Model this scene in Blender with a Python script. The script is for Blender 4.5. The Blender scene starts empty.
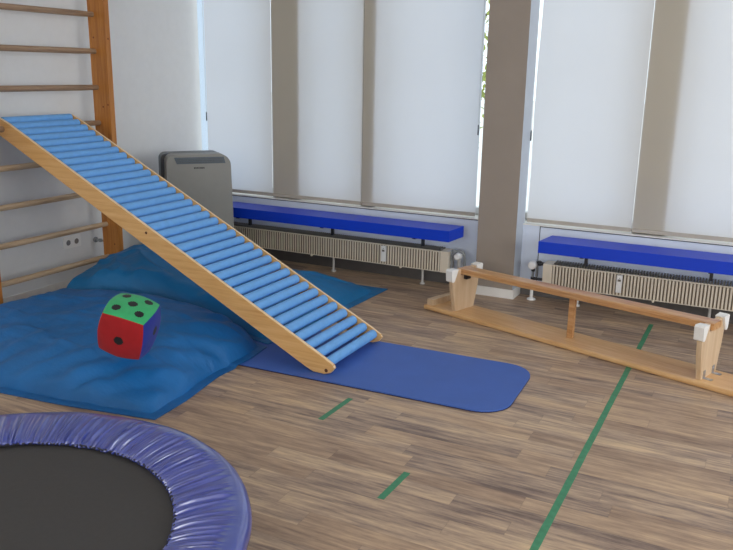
import bpy, bmesh, math, random
from mathutils import Vector, Matrix, noise
random.seed(7)
R = math.radians
SC = bpy.context.scene
COL = SC.collection

# ------------------------------------------------------------------ helpers
def tag(o, label=None, cat=None, group=None, kind=None):
    if label: o['label'] = label
    if cat: o['category'] = cat
    if group: o['group'] = group
    if kind: o['kind'] = kind
    return o

def empty(name, loc=(0, 0, 0), rotz=0.0, label=None, cat=None, group=None):
    o = bpy.data.objects.new(name, None)
    o.empty_display_size = 0.1
    COL.objects.link(o)
    o.location = loc
    o.rotation_euler = (0, 0, rotz)
    tag(o, label, cat, group)
    return o

def finish(name, bm, mats, parent=None, smooth=False, world=True, bevel=0.0, seg=2, angle=30):
    """links bm as one mesh object; coordinates are world ones unless world=False (then local to parent)"""
    if bevel > 0:
        es = [e for e in bm.edges if len(e.link_faces) == 2 and e.calc_face_angle(0) > R(angle)]
        bmesh.ops.bevel(bm, geom=es, offset=bevel, segments=seg, profile=0.6, affect='EDGES', clamp_overlap=True)
    bmesh.ops.recalc_face_normals(bm, faces=bm.faces[:])
    if smooth:
        for f in bm.faces:
            f.smooth = True
        for e in bm.edges:
            if len(e.link_faces) == 2 and e.calc_face_angle(0) > R(38):
                e.smooth = False
    me = bpy.data.meshes.new(name)
    bm.to_mesh(me)
    bm.free()
    if not isinstance(mats, (list, tuple)):
        mats = [mats]
    for m in mats:
        me.materials.append(m)
    o = bpy.data.objects.new(name, me)
    COL.objects.link(o)
    if parent is not None:
        if world:
            M = Matrix.Translation(parent_loc(parent)) @ Matrix.Rotation(parent_rot(parent), 4, 'Z')
            me.transform(M.inverted())
        o.parent = parent
    return o

def parent_loc(p):
    v = Vector(p.location)
    while p.parent:
        p = p.parent
        v = v + Vector(p.location)
    return v

def parent_rot(p):
    a = p.rotation_euler.z
    while p.parent:
        p = p.parent
        a += p.rotation_euler.z
    return a

def box(bm, x0, x1, y0, y1, z0, z1, mi=0):
    vs = [bm.verts.new(c) for c in ((x0, y0, z0), (x1, y0, z0), (x1, y1, z0), (x0, y1, z0),
                                    (x0, y0, z1), (x1, y0, z1), (x1, y1, z1), (x0, y1, z1))]
    for q in ((3, 2, 1, 0), (4, 5, 6, 7), (0, 1, 5, 4), (1, 2, 6, 5), (2, 3, 7, 6), (3, 0, 4, 7)):
        f = bm.faces.new([vs[i] for i in q])
        f.material_index = mi
    return vs

def obox(bm, M, sx, sy, sz):
    vs = box(bm, -sx / 2, sx / 2, -sy / 2, sy / 2, -sz / 2, sz / 2)
    for v in vs:
        v.co = M @ v.co
    return vs

def prism(bm, pts, d, f=lambda p, t: p, mi=0):
    """pts: list of 2-D points; f(p, t) -> 3-D for t in (0, 1)"""
    a = [bm.verts.new(f(p, 0)) for p in pts]
    b = [bm.verts.new(f(p, 1)) for p in pts]
    n = len(pts)
    fs = [bm.faces.new(a[::-1]), bm.faces.new(b)]
    for i in range(n):
        fs.append(bm.faces.new((a[i], a[(i + 1) % n], b[(i + 1) % n], b[i])))
    for q in fs:
        q.material_index = mi

def prism_y(bm, pts, y0, y1, mi=0):
    prism(bm, pts, 0, lambda p, t: (p[0], y0 if t == 0 else y1, p[1]), mi)

def prism_z(bm, pts, z0, z1, mi=0):
    prism(bm, pts, 0, lambda p, t: (p[0], p[1], z0 if t == 0 else z1), mi)

def tube(bm, path, r, n=12, caps=True, mi=0):
    path = [Vector(p) for p in path]
    rings = []
    up = None
    for i, p in enumerate(path):
        a = path[max(i - 1, 0)]
        b = path[min(i + 1, len(path) - 1)]
        t = (b - a).normalized()
        if t.length < .5:
            t = (path[-1] - path[0]).normalized()
        if up is None:
            up = Vector((0, 0, 1)) if abs(t.z) < 0.9 else Vector((1, 0, 0))
        s = t.cross(up).normalized()
        up = s.cross(t).normalized()
        rr = r[i] if isinstance(r, (list, tuple)) else r
        rings.append([bm.verts.new(p + (s * math.cos(k * 2 * math.pi / n) + up * math.sin(k * 2 * math.pi / n)) * rr) for k in range(n)])
    for a, b in zip(rings, rings[1:]):
        for k in range(n):
            bm.faces.new((a[k], a[(k + 1) % n], b[(k + 1) % n], b[k])).material_index = mi
    if caps:
        bm.faces.new(rings[0][::-1]).material_index = mi
        bm.faces.new(rings[-1]).material_index = mi

def rrect(x0, x1, z0, z1, r, n=6, corners=(1, 1, 1, 1)):
    """rounded rectangle outline; corners bl, br, tr, tl"""
    out = []
    for (cx, cz, a0, on, px, pz) in ((x0 + r, z0 + r, 180, corners[0], x0, z0), (x1 - r, z0 + r, 270, corners[1], x1, z0),
                                     (x1 - r, z1 - r, 0, corners[2], x1, z1), (x0 + r, z1 - r, 90, corners[3], x0, z1)):
        if on:
            for k in range(n + 1):
                a = R(a0 + 90 * k / n)
                out.append((cx + r * math.cos(a), cz + r * math.sin(a)))
        else:
            out.append((px, pz))
    return out

def fbm(x, y, z=0.0, o=3):
    return noise.fractal(Vector((x, y, z)), 1.0, 2.0, o)

def sstep(a, b, x):
    t = min(1, max(0, (x - a) / (b - a)))
    return t * t * (3 - 2 * t)

# ------------------------------------------------------------------ materials
def srgb(r, g, b):
    return tuple(((c / 255) / 12.92 if c <= 10 else (((c / 255) + 0.055) / 1.055) ** 2.4) for c in (r, g, b)) + (1,)

class NT:
    def __init__(s, name):
        s.m = bpy.data.materials.new(name)
        s.m.use_nodes = True
        s.t = s.m.node_tree
        s.b = s.t.nodes['Principled BSDF']
        s.out = s.t.nodes['Material Output']
    def n(s, typ, **kw):
        q = s.t.nodes.new(typ)
        for k, v in kw.items():
            setattr(q, k, v)
        return q
    def l(s, a, b):
        s.t.links.new(a, b)
    def val(s, sock, v):
        if hasattr(v, 'is_output') or hasattr(v, 'links'):
            s.l(v, sock)
        else:
            sock.default_value = v
    def math(s, op, a, b=0.0, c=0.0):
        q = s.n('ShaderNodeMath', operation=op)
        s.val(q.inputs[0], a)
        s.val(q.inputs[1], b)
        if op in ('MULTIPLY_ADD', 'SMOOTH_MIN'):
            s.val(q.inputs[2], c)
        return q.outputs[0]
    def mix(s, fac, a, b, blend='MIX'):
        q = s.n('ShaderNodeMix', data_type='RGBA', blend_type=blend)
        s.val(q.inputs[0], fac)
        s.val(q.inputs[6], a)
        s.val(q.inputs[7], b)
        return q.outputs[2]
    def coords(s, scale=(1, 1, 1), kind='Object', rot=(0, 0, 0)):
        tc = s.n('ShaderNodeTexCoord')
        mp = s.n('ShaderNodeMapping')
        s.l(tc.outputs[kind], mp.inputs[0])
        mp.inputs['Scale'].default_value = scale
        mp.inputs['Rotation'].default_value = rot
        return mp.outputs[0]
    def noise(s, vec, scale=5, detail=3, rough=0.5):
        q = s.n('ShaderNodeTexNoise')
        s.l(vec, q.inputs['Vector'])
        q.inputs['Scale'].default_value = scale
        q.inputs['Detail'].default_value = detail
        q.inputs['Roughness'].default_value = rough
        return q.outputs['Fac']
    def ramp(s, fac, stops, interp='LINEAR'):
        q = s.n('ShaderNodeValToRGB')
        q.color_ramp.interpolation = interp
        e = q.color_ramp.elements
        while len(e) < len(stops):
            e.new(0.5)
        for i, (p, c) in enumerate(stops):
            e[i].position = p
            e[i].color = c
        s.l(fac, q.inputs[0])
        return q.outputs[0]
    def bump(s, h, strength=0.3, dist=0.005):
        q = s.n('ShaderNodeBump')
        q.inputs['Strength'].default_value = strength
        q.inputs['Distance'].default_value = dist
        s.l(h, q.inputs['Height'])
        s.l(q.outputs[0], s.b.inputs['Normal'])
    def set(s, **kw):
        for k, v in kw.items():
            s.b.inputs[k.replace('_', ' ')].default_value = v

def plain(name, col, rough=0.5, metal=0.0, spec=0.5, var=0.06, scale=18, bump=0.0, bscale=200, bdist=0.001, coat=0.0, sheen=0.0):
    t = NT(name)
    v = t.coords()
    f = t.noise(v, scale, 4)
    dark = tuple(c * (1 - var) for c in col[:3]) + (1,)
    lite = tuple(min(1, c * (1 + var)) for c in col[:3]) + (1,)
    t.l(t.ramp(f, [(0.3, dark), (0.7, lite)]), t.b.inputs['Base Color'])
    t.set(Roughness=rough, Metallic=metal)
    t.b.inputs['Specular IOR Level'].default_value = spec
    t.b.inputs['Coat Weight'].default_value = coat
    t.b.inputs['Sheen Weight'].default_value = sheen
    if bump:
        t.bump(t.noise(v, bscale, 2), bump, bdist)
    return t.m

def wood(name, c1, c2, c3, axis='X', rough=0.38, grain=1.0):
    t = NT(name)
    sc = {'X': (1.2, 22, 22), 'Y': (22, 1.2, 22), 'Z': (22, 22, 1.2)}[axis]
    v = t.coords(tuple(k * grain for k in sc))
    f = t.noise(v, 2.2, 6, 0.62)
    f2 = t.noise(t.coords(tuple(k * 4 * grain for k in sc)), 3.0, 2)
    g = t.math('MULTIPLY_ADD', f2, 0.25, t.math('MULTIPLY', f, 0.78))
    t.l(t.ramp(g, [(0.30, c2), (0.5, c1), (0.72, c3)]), t.b.inputs['Base Color'])
    t.set(Roughness=rough)
    t.bump(f2, 0.08, 0.001)
    return t.m

M = {}
M['wall'] = plain('wall_paint', srgb(226, 227, 226), 0.85, var=0.015, bump=0.35, bscale=160, bdist=0.002)
M['parapet'] = plain('parapet_paint', srgb(216, 226, 242), 0.6, var=0.02, scale=6)
M['pillar'] = plain('pillar_paint', srgb(152, 141, 130), 0.8, var=0.03, scale=5, bump=0.2, bscale=140)
M['reveal'] = plain('reveal_paint', srgb(184, 191, 200), 0.7, var=0.02)  # pillar sides: blue-white bounce from the window mixed into the paint colour
M['ceiling'] = plain('ceiling_paint', srgb(235, 235, 232), 0.9, var=0.01)
M['white_trim'] = plain('white_trim', srgb(235, 233, 228), 0.4, var=0.02)
M['grey_base'] = plain('grey_skirting', srgb(92, 88, 86), 0.55, var=0.08)
M['frame'] = plain('window_frame_grey', srgb(205, 206, 206), 0.4, var=0.02)
M['mullion'] = plain('window_post_brown', srgb(96, 90, 80), 0.6, var=0.05)
M['gap'] = plain('dark_joint', srgb(40, 44, 60), 0.8)
M['dark_metal'] = plain('dark_metal', srgb(60, 60, 64), 0.35, metal=0.7)
M['steel'] = plain('zinc_steel', srgb(190, 192, 195), 0.3, metal=0.9)
M['pipe_grey'] = plain('grey_valve_pipe', srgb(140, 144, 146), 0.4)
M['grey_pipe'] = plain('painted_pipe', srgb(196, 194, 190), 0.4)
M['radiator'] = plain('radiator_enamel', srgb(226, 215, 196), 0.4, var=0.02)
M['groove'] = plain('radiator_groove', srgb(136, 122, 102), 0.6)  # shade in the gaps between the ribs, put into the colour
M['fin'] = plain('radiator_fin', srgb(112, 108, 100), 0.5, var=0.05)
M['plastic_white'] = plain('white_plastic', srgb(238, 238, 236), 0.35, var=0.01)
M['socket_dark'] = plain('socket_recess', srgb(120, 120, 122), 0.5)
M['rubber_white'] = plain('white_rubber', srgb(232, 230, 226), 0.5, var=0.03, scale=30, bump=0.2, bscale=120)
M['black'] = plain('black_plastic', srgb(20, 20, 22), 0.5)
M['cushion'] = plain('blue_vinyl', srgb(4, 58, 196), 0.42, var=0.04, scale=4, bump=0.12, bscale=60, bdist=0.002, spec=0.35)
M['board'] = plain('cushion_underboard', srgb(70, 60, 52), 0.6)
M['foam'] = plain('light_blue_foam', srgb(108, 168, 228), 0.5, var=0.05, scale=30, bump=0.25, bscale=90, bdist=0.0015)
M['mat_top'] = plain('blue_foam_mat', srgb(62, 98, 176), 0.55, var=0.05, scale=5, bump=0.25, bscale=500, bdist=0.0008)
M['mat_edge'] = plain('dark_mat_underside', srgb(14, 18, 60), 0.7)
M['tramp_mat'] = plain('black_woven_mat', srgb(62, 60, 59), 0.75, var=0.05, scale=60, bump=0.4, bscale=900, bdist=0.0006)
M['elastic'] = plain('frayed_elastic', srgb(45, 45, 60), 0.9, var=0.3, scale=160)
M['beech_y'] = wood('beech_rung', srgb(196, 168, 134), srgb(160, 128, 96), srgb(216, 192, 160), 'Y')
M['rung_old'] = wood('aged_rung', srgb(150, 122, 96), srgb(112, 88, 70), srgb(176, 150, 122), 'Y')
M['pine_post'] = wood('varnished_pine_post', srgb(178, 114, 48), srgb(152, 90, 32), srgb(198, 136, 68), 'Z')
M['rail'] = wood('beech_rail', srgb(214, 166, 104), srgb(196, 144, 82), srgb(226, 184, 126), 'X', grain=0.8)
M['rail_edge'] = wood('pale_rail_edge', srgb(234, 206, 164), srgb(222, 190, 146), srgb(240, 216, 180), 'X', grain=.8)  # light catching the rail tops is put into a paler wood colour
M['plug'] = plain('reddish_plug', srgb(110, 52, 24), 0.6)
M['hole'] = plain('brown_hole', srgb(92, 48, 26), 0.8)
M['bench_base'] = wood('bench_base_wood', srgb(212, 168, 116), srgb(192, 142, 90), srgb(226, 188, 138), 'X', 0.3)
M['bench_beam'] = wood('bench_beam_wood', srgb(196, 146, 96), srgb(158, 106, 62), srgb(214, 176, 130), 'X', 0.3)
M['bench_panel'] = wood('bench_plywood', srgb(208, 180, 146), srgb(196, 164, 128), srgb(220, 196, 164), 'Z', 0.45, 0.6)
M['ac_front'] = plain('warm_grey_plastic', srgb(138, 137, 131), 0.45, var=0.02)
M['ac_back'] = plain('dark_grey_plastic', srgb(70, 74, 78), 0.4, var=0.03)
M['ac_vent'] = plain('slate_vent', srgb(84, 94, 102), 0.35)
M['tape'] = plain('green_tape', srgb(60, 132, 94), 0.5, var=0.16, scale=40, bump=0.3, bscale=120)
M['leaf'] = plain('leaf_green', srgb(150, 160, 60), 0.6, var=0.4, scale=3)
M['bark'] = plain('tree_bark', srgb(90, 78, 66), 0.9, var=0.2, bump=0.6, bscale=30, bdist=0.01)
M['ground'] = plain('outside_paving', srgb(222, 222, 218), 0.9, var=0.1)
for k, c in dict(die_red=(160, 8, 16), die_green=(52, 168, 104), die_blue=(18, 40, 140), die_orange=(236, 110, 30), die_yellow=(235, 200, 30), die_purple=(110, 50, 130), die_black=(12, 12, 14)).items():
    M[k] = plain(k, srgb(*c), 0.85, var=0.06, scale=40, bump=0.3, bscale=600, bdist=0.0006, sheen=0.1)

def fabric_mat(name, col, wr=0.6):
    t = NT(name)
    v = t.coords()
    f = t.noise(v, 3.5, 4)
    a = tuple(c * 0.86 for c in col[:3]) + (1,)
    b = tuple(min(1, c * 1.12) for c in col[:3]) + (1,)
    t.l(t.ramp(f, [(0.3, a), (0.7, b)]), t.b.inputs['Base Color'])
    t.set(Roughness=0.52)
    n1 = t.noise(t.coords((1, 1, 1)), 7, 5, 0.55)
    n2 = t.noise(t.coords((1, 2.6, 1), rot=(0, 0, 0.5)), 9, 3, 0.5)
    h = t.math('ADD', t.math('MULTIPLY', n1, 0.7), t.math('MULTIPLY', n2, 0.5))
    t.bump(h, wr, 0.03)
    return t.m
M['bag'] = fabric_mat('blue_nylon_cover', srgb(14, 100, 164), 0.32)
M['bag_back'] = fabric_mat('teal_nylon_cover', srgb(6, 108, 162), 0.4)
M['bag_hem'] = fabric_mat('blue_nylon_hem', srgb(14, 94, 156), 0.25)

def vinyl():
    t = NT('violet_blue_vinyl')
    v = t.coords()
    f = t.noise(v, 12, 3)
    t.l(t.ramp(f, [(0.3, srgb(34, 52, 142)), (0.7, srgb(44, 64, 160))]), t.b.inputs['Base Color'])
    t.set(Roughness=0.3)
    t.b.inputs['Coat Weight'].default_value = 1.0
    t.b.inputs['Coat Roughness'].default_value = 0.13
    t.b.inputs['Coat IOR'].default_value = 2.1
    t.bump(t.noise(v, 30, 3), 0.2, 0.003)
    return t.m
M['vinyl'] = vinyl()

def floor_mat():
    t = NT('wood_look_vinyl_floor')
    tc = t.n('ShaderNodeTexCoord')
    sep = t.n('ShaderNodeSeparateXYZ')
    t.l(tc.outputs['Object'], sep.inputs[0])
    X, Y = sep.outputs[0], sep.outputs[1]
    W, L = 0.092, 0.78
    ry = t.math('DIVIDE', Y, W)
    row = t.math('FLOOR', ry)
    wn = t.n('ShaderNodeTexWhiteNoise', noise_dimensions='1D')
    t.l(row, wn.inputs['W'])
    cx = t.math('ADD', t.math('DIVIDE', X, L), t.math('MULTIPLY', wn.outputs['Value'], 7.3))
    col = t.math('FLOOR', cx)
    cv = t.n('ShaderNodeCombineXYZ')
    t.l(row, cv.inputs[0]); t.l(col, cv.inputs[1])
    w2 = t.n('ShaderNodeTexWhiteNoise', noise_dimensions='3D')
    t.l(cv.outputs[0], w2.inputs['Vector'])
    pid = w2.outputs['Value']
    # grain coordinates, shifted for every plank
    gv = t.n('ShaderNodeCombineXYZ')
    t.l(t.math('ADD', X, t.math('MULTIPLY', pid, 31.0)), gv.inputs[0])
    t.l(t.math('MULTIPLY', Y, 9.0), gv.inputs[1])
    t.l(t.math('MULTIPLY', pid, 17.0), gv.inputs[2])
    g1 = t.noise(gv.outputs[0], 3.2, 6, 0.62)
    gv2 = t.n('ShaderNodeCombineXYZ')
    t.l(t.math('MULTIPLY', X, 1.6), gv2.inputs[0])
    t.l(t.math('MULTIPLY', Y, 22.0), gv2.inputs[1])
    t.l(pid, gv2.inputs[2])
    g2 = t.noise(gv2.outputs[0], 3.0, 4, 0.6)
    g = t.math('ADD', t.math('MULTIPLY', g1, 0.62), t.math('MULTIPLY', g2, 0.42))
    g = t.math('ADD', g, t.math('MULTIPLY', t.math('SUBTRACT', pid, 0.5), 0.13))
    gv3 = t.n('ShaderNodeCombineXYZ')
    t.l(t.math('ADD', t.math('MULTIPLY', X, 2.0), t.math('MULTIPLY', pid, 13.0)), gv3.inputs[0])
    t.l(t.math('MULTIPLY', Y, 13.0), gv3.inputs[1])
    g3 = t.noise(gv3.outputs[0], 1.6, 5, 0.7)
    g = t.math('ADD', g, t.math('MULTIPLY', t.math('SUBTRACT', g3, 0.5), 0.34))
    gv4 = t.n('ShaderNodeCombineXYZ')
    t.l(t.math('MULTIPLY', X, 30.0), gv4.inputs[0])
    t.l(t.math('MULTIPLY', Y, 120.0), gv4.inputs[1])
    g4 = t.noise(gv4.outputs[0], 1.0, 3, 0.7)
    g = t.math('ADD', g, t.math('MULTIPLY', t.math('SUBTRACT', g4, 0.5), 0.14))
    base = t.ramp(g, [(0.33, srgb(104, 86, 78)), (0.45, srgb(144, 123, 108)), (0.56, srgb(176, 151, 127)), (0.72, srgb(210, 182, 146))])
    warm = t.mix(t.math('MULTIPLY', w2.outputs['Color'], 1.0), base, srgb(176, 142, 104))
    hv = t.n('ShaderNodeTexWhiteNoise', noise_dimensions='2D')
    t.l(cv.outputs[0], hv.inputs['Vector'])
    base2 = t.mix(t.math('MULTIPLY', t.math('GREATER_THAN', hv.outputs['Value'], 0.66), 0.22), base, srgb(186, 150, 112))
    # seams
    fy = t.math('FRACT', ry)
    sy = t.math('GREATER_THAN', t.math('ABSOLUTE', t.math('SUBTRACT', fy, 0.5)), 0.485)
    fx = t.math('FRACT', cx)
    sx = t.math('GREATER_THAN', t.math('ABSOLUTE', t.math('SUBTRACT', fx, 0.5)), 0.4975)
    seam = t.math('MULTIPLY', t.math('MAXIMUM', sx, sy), 0.18)
    colr = t.mix(seam, base2, srgb(84, 68, 60))
    t.l(colr, t.b.inputs['Base Color'])
    t.set(Roughness=0.42)
    t.b.inputs['Specular IOR Level'].default_value = 0.4
    t.bump(g2, 0.08, 0.001)
    return t.m
M['floor'] = floor_mat()

def blind_mat(name, col):
    t = NT(name)
    v = t.coords((1, 1, 1))
    w = t.noise(t.coords((400, 400, 400)), 1.0, 1)
    f = t.noise(v, 1.4, 2)
    a = tuple(c * 0.95 for c in col[:3]) + (1,)
    cc = t.ramp(f, [(0.3, a), (0.7, col)])
    d = t.n('ShaderNodeBsdfDiffuse')
    tr = t.n('ShaderNodeBsdfTranslucent')
    t.l(cc, tr.inputs[0]); d.inputs[0].default_value = srgb(226, 217, 198)
    mx = t.n('ShaderNodeMixShader')
    mx.inputs[0].default_value = 0.42
    t.l(d.outputs[0], mx.inputs[1]); t.l(tr.outputs[0], mx.inputs[2])
    t.l(mx.outputs[0], t.out.inputs[0])
    bp = t.n('ShaderNodeBump')
    bp.inputs['Strength'].default_value = 0.1
    bp.inputs['Distance'].default_value = 0.001
    t.l(w, bp.inputs['Height'])
    t.l(bp.outputs[0], d.inputs['Normal'])
    return t.m
M['blind'] = blind_mat('translucent_blind_fabric', srgb(226, 234, 252))

def glass_mat():
    t = NT('window_glass')
    tr = t.n('ShaderNodeBsdfTransparent')
    tr.inputs[0].default_value = (0.95, 0.98, 0.98, 1)
    gl = t.n('ShaderNodeBsdfGlossy')
    gl.inputs['Roughness'].default_value = 0.02
    mx = t.n('ShaderNodeMixShader')
    mx.inputs[0].default_value = 0.06
    t.l(tr.outputs[0], mx.inputs[1]); t.l(gl.outputs[0], mx.inputs[2])
    t.l(mx.outputs[0], t.out.inputs[0])
    return t.m
M['glass'] = glass_mat()

def emit_mat(name, col, s):
    t = NT(name)
    t.b.inputs['Base Color'].default_value = col
    t.b.inputs['Emission Color'].default_value = col
    t.b.inputs['Emission Strength'].default_value = s
    return t.m
M['lamp'] = emit_mat('lamp_diffuser', (1, 0.97, 0.92, 1), 2.0)

# ------------------------------------------------------------------ room shell
WX = -4.2            # left wall face
WY = 5.25            # parapet face under the windows
BY = 5.285           # blinds hang here
SILL = 0.49
RX, BK, CEIL = 3.2, -2.4, 2.95
PX0, PX1, PY = -1.701, -1.431, 5.085

def struct(name, bm, m, **kw):
    o = finish(name, bm, m, **kw)
    if kw.get('parent') is None:
        o['kind'] = 'structure'
    return o

bm = bmesh.new(); box(bm, WX - .3, RX + .2, BK - .2, 5.6, -0.1, 0.0); struct('floor', bm, M['floor'])
bm = bmesh.new(); box(bm, WX - .3, RX + .2, BK - .2, 5.6, CEIL, CEIL + .1); struct('ceiling', bm, M['ceiling'])
bm = bmesh.new(); box(bm, WX - .2, WX, BK, 5.285, 0, CEIL); struct('wall_left', bm, M['wall'])
bm = bmesh.new()
box(bm, WX, -2.6, BK - .2, BK, 0, CEIL); box(bm, 2.4, RX, BK - .2, BK, 0, CEIL)
box(bm, -2.6, 2.4, BK - .2, BK, 0, .9); box(bm, -2.6, 2.4, BK - .2, BK, 2.5, CEIL)  # opening made up to hold the added fill light
struct('wall_behind', bm, M['wall'])
# right wall with one wide window opening
bm = bmesh.new()
box(bm, RX, RX + .2, BK, 5.6, 0, 0.7)
box(bm, RX, RX + .2, BK, 5.6, 2.6, CEIL)
box(bm, RX, RX + .2, BK, 0.6, 0.7, 2.6)
box(bm, RX, RX + .2, 4.7, 5.6, 0.7, 2.6)
struct('wall_right', bm, M['wall'])
# window wall: parapet panels with open joints in front of a dark backing, lintel, end pier
bm = bmesh.new()
box(bm, WX, -1.72, WY, 5.5, 0, SILL - .0055)
box(bm, WX - .18, WX, 5.286, 5.5, 0, SILL + .0015)
box(bm, WX - .28, WX - .18, 5.286, 5.6, 0, CEIL)
box(bm, WX - .18, WX, 5.286, 5.5, 2.5, CEIL)
box(bm, -1.72, -1.316, WY, 5.5, 0, SILL + .0015)
box(bm, -1.310, 1.25, WY, 5.5, 0, SILL - .0055)
box(bm, WX, RX, WY, 5.5, 2.5, CEIL)
box(bm, 1.25, RX, WY, 5.5, 0, 2.5)
struct('wall_far', bm, M['parapet'])
bm = bmesh.new(); box(bm, WX + .001, 1.249, WY + .004, 5.49, SILL - .0053, SILL + .0018); box(bm, -1.3157, -1.3103, WY + .004, 5.49, .001, SILL - .004)
struct('trim_1', bm, M['gap'])
bm = bmesh.new(); box(bm, WX - .179, WX + .001, 5.287, 5.52, SILL + .002, SILL + .0085); box(bm, WX + .001, PX0 - .0005, WY - .006, 5.52, SILL + .002, SILL + .0085); box(bm, PX1 + .0005, 1.249, WY - .006, 5.282, SILL + .002, SILL + .0085); box(bm, PX1 - .109, 1.249, 5.282, 5.52, SILL + .002, SILL + .0085)
struct('trim_2', bm, M['white_trim'], bevel=.002)
PX0, PX1, PY = -1.701, -1.431, 5.085
bm = bmesh.new(); box(bm, PX0, PX1, PY, WY - .0005, 0, CEIL - .001); box(bm, PX0, PX1, WY - .0005, 5.283, SILL + .0017, 2.4995); box(bm, PX0, PX1 - .11, 5.283, 5.5, SILL + .0087, 2.4995)
for f in bm.faces:
    f.normal_update()
    if abs(f.normal.x) > .5: f.material_index = 1
struct('pillar', bm, [M['pillar'], M['reveal']])
bm = bmesh.new()
box(bm, WX + .001, PX0 - .013, WY - .012, WY - .0005, .0005, .10)
box(bm, PX1 + .013, 1.25, WY - .012, WY - .0005, .0005, .10)
struct('baseboard_far', bm, M['grey_base'], bevel=.002)
bm = bmesh.new()
box(bm, PX0 - .012, PX1 + .012, PY - .012, PY - .0005, .0005, .062)
box(bm, PX0 - .012, PX0 - .0005, PY - .0005, WY - .013, .0005, .062)
box(bm, PX1 + .0005, PX1 + .012, PY - .0005, WY - .013, .0005, .062)
struct('baseboard_pillar', bm, M['white_trim'], bevel=.002)
bm = bmesh.new(); box(bm, WX + .0005, WX + .012, BK + .01, WY - .014, .0005, .065); struct('baseboard_left', bm, M['white_trim'], bevel=.002)

def window(n, x0, x1, posts):
    e = empty('window_%d' % n, ((x0 + x1) / 2, 5.42, SILL + .011))
    e['kind'] = 'structure'
    bm = bmesh.new()
    z0, z1 = SILL + .0112, 2.499
    y0, y1 = 5.40, 5.46
    box(bm, x0, x0 + .012, y0, y1, z0, z1); box(bm, x1 - .012, x1, y0, y1, z0, z1)
    box(bm, x0 + .012, x1 - .012, y0, y1, z0, z0 + .05); box(bm, x0 + .012, x1 - .012, y0, y1, z1 - .05, z1)
    finish('window_frame', bm, M['frame'], e, bevel=.003)
    for a, b in posts:
        bm = bmesh.new()
        # deep post: its near edge is sharp on the left and splayed back on the right
        prism_z(bm, [(a, BY + .006), (b - .03, BY + .006), (b, BY + .018), (b, 5.50), (a, 5.50)], z0 + .001, z1 - .051)
        finish('window_post', bm, M['mullion'], e)
    xs = [x0 + .012] + [v for p in posts for v in p] + [x1 - .012]
    for a, b in zip(xs[::2], xs[1::2]):
        bm = bmesh.new(); box(bm, a + .001, b - .001, 5.425, 5.431, z0 + .051, z1 - .051)
        finish('pane', bm, M['glass'], e)
window(1, WX - .179, PX0 - .001, [(-3.503, -3.25), (-2.712, -2.60)])
window(2, PX1 - .109, 1.249, [(-.722, -.515), (.24, .42)])
# window in the right wall (out of the picture)
e = empty('window_3', (RX + .1, 2.65, .7)); e['kind'] = 'structure'
bm = bmesh.new()
for a, b in ((.601, .66), (1.93, 2.0), (3.3, 3.37), (4.64, 4.699)):
    box(bm, RX + .08, RX + .14, a, b, .7005, 2.5995)
finish('window_frame', bm, M['frame'], e)

# ------------------------------------------------------------------ outside
bm = bmesh.new(); box(bm, -40, 40, 5.7, 60, -.6, -.5); o = struct('ground', bm, M['ground'])
def tree(x, y, h, rad, label, seed):
    rnd = random.Random(seed)
    t = empty('tree', (x, y, -.5), 0, label, 'tree')
    bm = bmesh.new()
    tube(bm, [(x, y, -.5), (x + .05, y, .5), (x - .03, y, h * .6), (x, y, h)], [.14, .11, .08, .03], 10)
    finish('trunk', bm, M['bark'], t, smooth=True)
    bm = bmesh.new()
    for k in range(8):
        a = rnd.uniform(0, 6.28); z = rnd.uniform(.3, h * .8); l = rnd.uniform(.5, 1) * rad
        tube(bm, [(x, y, z), (x + math.cos(a) * l * .5, y + math.sin(a) * l * .5, z + .25), (x + math.cos(a) * l, y + math.sin(a) * l, z + .4)], [.04, .025, .01], 6)
    finish('branch', bm, M['bark'], t, smooth=True)
    bm = bmesh.new()
    for k in range(2200):
        u = Vector((rnd.gauss(0, 1), rnd.gauss(0, 1), rnd.gauss(0, 1))).normalized() * rad * rnd.uniform(.35, 1)
        c = Vector((x, y, h * .55)) + Vector((u.x, u.y, u.z * h * .5 / rad))
        q = Matrix.Rotation(rnd.uniform(0, 6.28), 3, 'Z') @ Matrix.Rotation(rnd.uniform(0, 3.14), 3, 'X')
        s = rnd.uniform(.04, .07)
        vs = [bm.verts.new(c + q @ Vector(p) * s) for p in ((0, -1, 0), (.5, 0, .1), (0, 1, 0), (-.5, 0, .1))]
        bm.faces.new(vs)
    finish('foliage', bm, M['leaf'], t)
    return t
tree(-3.65, 9.0, 3.4, .95, 'yellow-green leafy tree outside, glimpsed in the slit beside the pillar', 3)

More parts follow.
